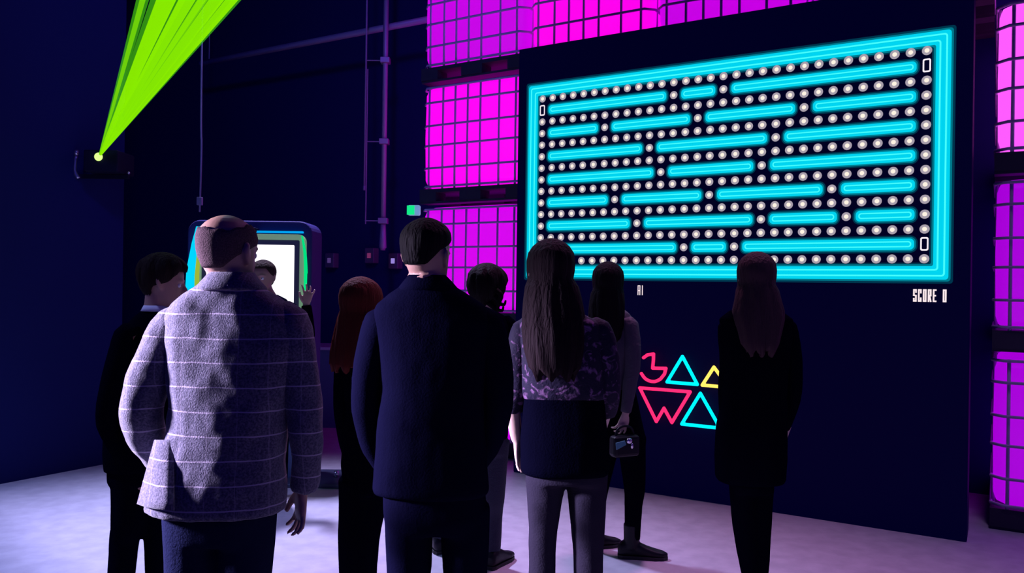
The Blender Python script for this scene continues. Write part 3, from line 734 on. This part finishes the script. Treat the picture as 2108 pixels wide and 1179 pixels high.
p.longhair(hairmat('long_black_brown_hair', (.022, .012, .016)), [(-.05, .098, -.115, .05), (-.10, .108, -.125, .03), (-.16, .117, -.135, .01), (-.22, .120, -.155, -.01), (-.29, .112, -.165, -.03), (-.36, .095, -.165, -.06), (-.40, .07, -.16, -.08)], half=162, seed=14)
p.finish()

# P7 woman with bag
p = Person(1270, 4.72, -55, 'person with long dark hair in a loose grey top and boots, turned right', hgt=.225, skin=M_skin_pale, headc=(1252, 588), headyaw=-15)
p.neck((1256, 640), .046)
p.torso([(632, 1240, 1278, .11), (644, 1226, 1296, .16), (668, 1216, 1312, .2), (720, 1214, 1318, .23), (770, 1218, 1308, .22), (800, 1216, 1304, .22), (806, 1220, 1300, .2)], 'loose_top', M_grey,
        arms=[[(1226, 672, .1, .05), (1218, 740, .12, .05), (1222, 810, .12, .044), (1240, 860, .06, .036)], [(1298, 668, -.08, .050), (1303, 730, -.12, .046), (1297, 790, -.14, .041), (1288, 850, -.16, .032)]], folds=.016)
p.legs([(780, 1222, 1302, .21), (850, 1224, 1318, .25), (905, 1228, 1330, .26), (935, 1236, 1324, .23)], [[(1300, 900, -.02, .088), (1306, 1000, -.02, .064), (1304, 1040, -.02, .052), (1302, 1110, -.02, .046)], [(1252, 900, .06, .084), (1232, 1000, .10, .064), (1222, 1105, .14, .046)]], M_blk)
p.hand(p.L(1288, 850, -.16), p.L(1278, 886, -.17), (.8, -.3, .2), (-.5, .8, 0), 32, .88); p.hand(p.L(1240, 862, .06), p.L(1262, 885, .02), (0, 0, 1), (0, -1, 0), 25, .88)
p.shoe((1300, 1140, -.02), -6, .29, boot=.20); p.shoe((1218, 1140, .14), 20, .27, boot=.20)
p.longhair(hairmat('dark_long_hair', (.014, .010, .014)), [(-.05, .092, -.11, .05), (-.10, .098, -.115, .03), (-.16, .10, -.125, .01), (-.24, .098, -.135, -.01), (-.31, .085, -.14, -.03), (-.345, .06, -.14, -.05)], half=162, seed=17)
p.finish()
hb = p.L(1286, 884, -.20)+p.o
HB = empty('handbag', tuple(hb)); HB.rotation_euler.z = math.radians(25)
tag(HB, 'small black handbag with a shiny clasp held by the grey-topped person', 'handbag')
MB().box(-.085, .085, -.035, .035, -.15, -.03).build('bag_body', M_shoe, HB, bevel=.02)
MB().tube([(-.06, 0, -.035), (-.045, 0, .005), (0, 0, .02), (.045, 0, .005), (.06, 0, -.035)], .007, 8, smooth=4).build('handle', M_shoe, HB, smooth=True)
MB().ball((.0, -.048, -.055), (.02, .012, .016)).ball((.02, -.046, -.085), (.009, .008, .016)).build('clasp', mat('clasp_silver', (.8, .8, .85), .2, .9), HB, smooth=True)
MB().loft([[(-.085, -.046, -.10), (-.02, -.046, -.075), (-.03, -.046, -.05), (-.09, -.046, -.06)], [(-.085, -.052, -.10), (-.02, -.052, -.075), (-.03, -.052, -.05), (-.09, -.052, -.06)]]).build('turquoise_glint', mat('glint_turquoise', (.06, .24, .30), .4), HB, bevel=.003)  # turquoise glint on the bag, put in as a coloured raised patch

# P8 woman in black
p = Person(1555, 4.0, 0, 'person in a black coat with fairer long hair, standing apart at right', hgt=.23, skin=M_skin_pale, headc=(1557, 578), headyaw=-6)
p.neck((1556, 640), .048)
p.torso([(630, 1530, 1584, .11), (640, 1502, 1610, .16), (656, 1482, 1632, .19), (700, 1484, 1630, .22), (760, 1490, 1622, .23), (820, 1488, 1618, .22), (880, 1476, 1618, .25), (940, 1472, 1618, .27), (982, 1474, 1614, .27), (990, 1478, 1610, .25)], 'coat', M_blk,
        arms=[[(1498, 674, 0, .050), (1500, 750, .02, .046), (1496, 810, .06, .044), (1500, 880, .14, .04)], [(1620, 674, 0, .052), (1632, 750, 0, .050), (1630, 820, .04, .046), (1610, 880, .12, .04)]])
p.legs([(950, 1500, 1592, .22), (1010, 1504, 1590, .21)], [[(1530, 980, 0, .072), (1534, 1080, 0, .064), (1545, 1180, 0, .046), (1548, 1240, 0, .042)], [(1564, 980, .02, .072), (1562, 1080, .02, .064), (1562, 1180, .02, .046), (1560, 1240, .02, .042)]], M_blk, 'leggings')
p.hand(p.L(1500, 882, .14), p.L(1514, 920, .16), (0, 1, 0), (1, 0, 0), 20, .88); p.hand(p.L(1620, 882, .12), p.L(1606, 920, .15), (0, 1, 0), (-1, 0, 0), 20, .88)
p.shoe((1546, 1260, 0), 96, .24); p.shoe((1564, 1260, .02), 84, .24)
p.longhair(hairmat('fair_brown_hair', (.09, .05, .06)), [(-.05, .094, -.11, .05), (-.10, .104, -.118, .03), (-.15, .118, -.125, .02), (-.19, .118, -.135, 0), (-.25, .10, -.145, -.03), (-.31, .085, -.15, -.05), (-.36, .06, -.15, -.07)], half=162, seed=21)
p.finish()

# P9 presenter in front of the booth
p = Person(560, 5.75, 172, 'person facing the crowd before the white booth screen, one hand raised', hgt=.225, headc=(541, 573))
p.neck((552, 612), .05)
p.torso([(606, 530, 570, .11), (616, 512, 590, .16), (636, 502, 602, .19), (690, 506, 600, .22), (760, 510, 594, .21), (800, 508, 596, .22)], 'jacket', M_blk,
        arms=[[(508, 636, 0, .05), (500, 690, 0, .046), (500, 740, 0, .042), (510, 780, -.1, .036)], [(598, 634, 0, .05), (624, 682, -.03, .048), (636, 690, -.06, .045), (630, 628, -.10, .035)]])
p.legs([(780, 510, 594, .21), (850, 512, 592, .2)], [[(530, 830, 0, .08), (530, 930, 0, .065), (530, 1010, 0, .05)], [(574, 830, 0, .08), (575, 930, 0, .065), (576, 1010, 0, .05)]], M_blk)
p.hand(p.L(630, 628, -.10), p.L(638, 585, -.11), (-.9, 0, .3), (-.3, -1, 0), 14, .95); p.hand(p.L(510, 782, -.1), p.L(520, 815, -.12), (0, -1, 0), (1, 0, 0), 20, .9)
p.shoe((530, 1030), -95); p.shoe((576, 1030), -85)
p.hair(hairmat('brown_hair', (.06, .04, .03)), short_line(-.05, .0, .065), infl=.010, zin=1.07, seed=24)
p.finish()
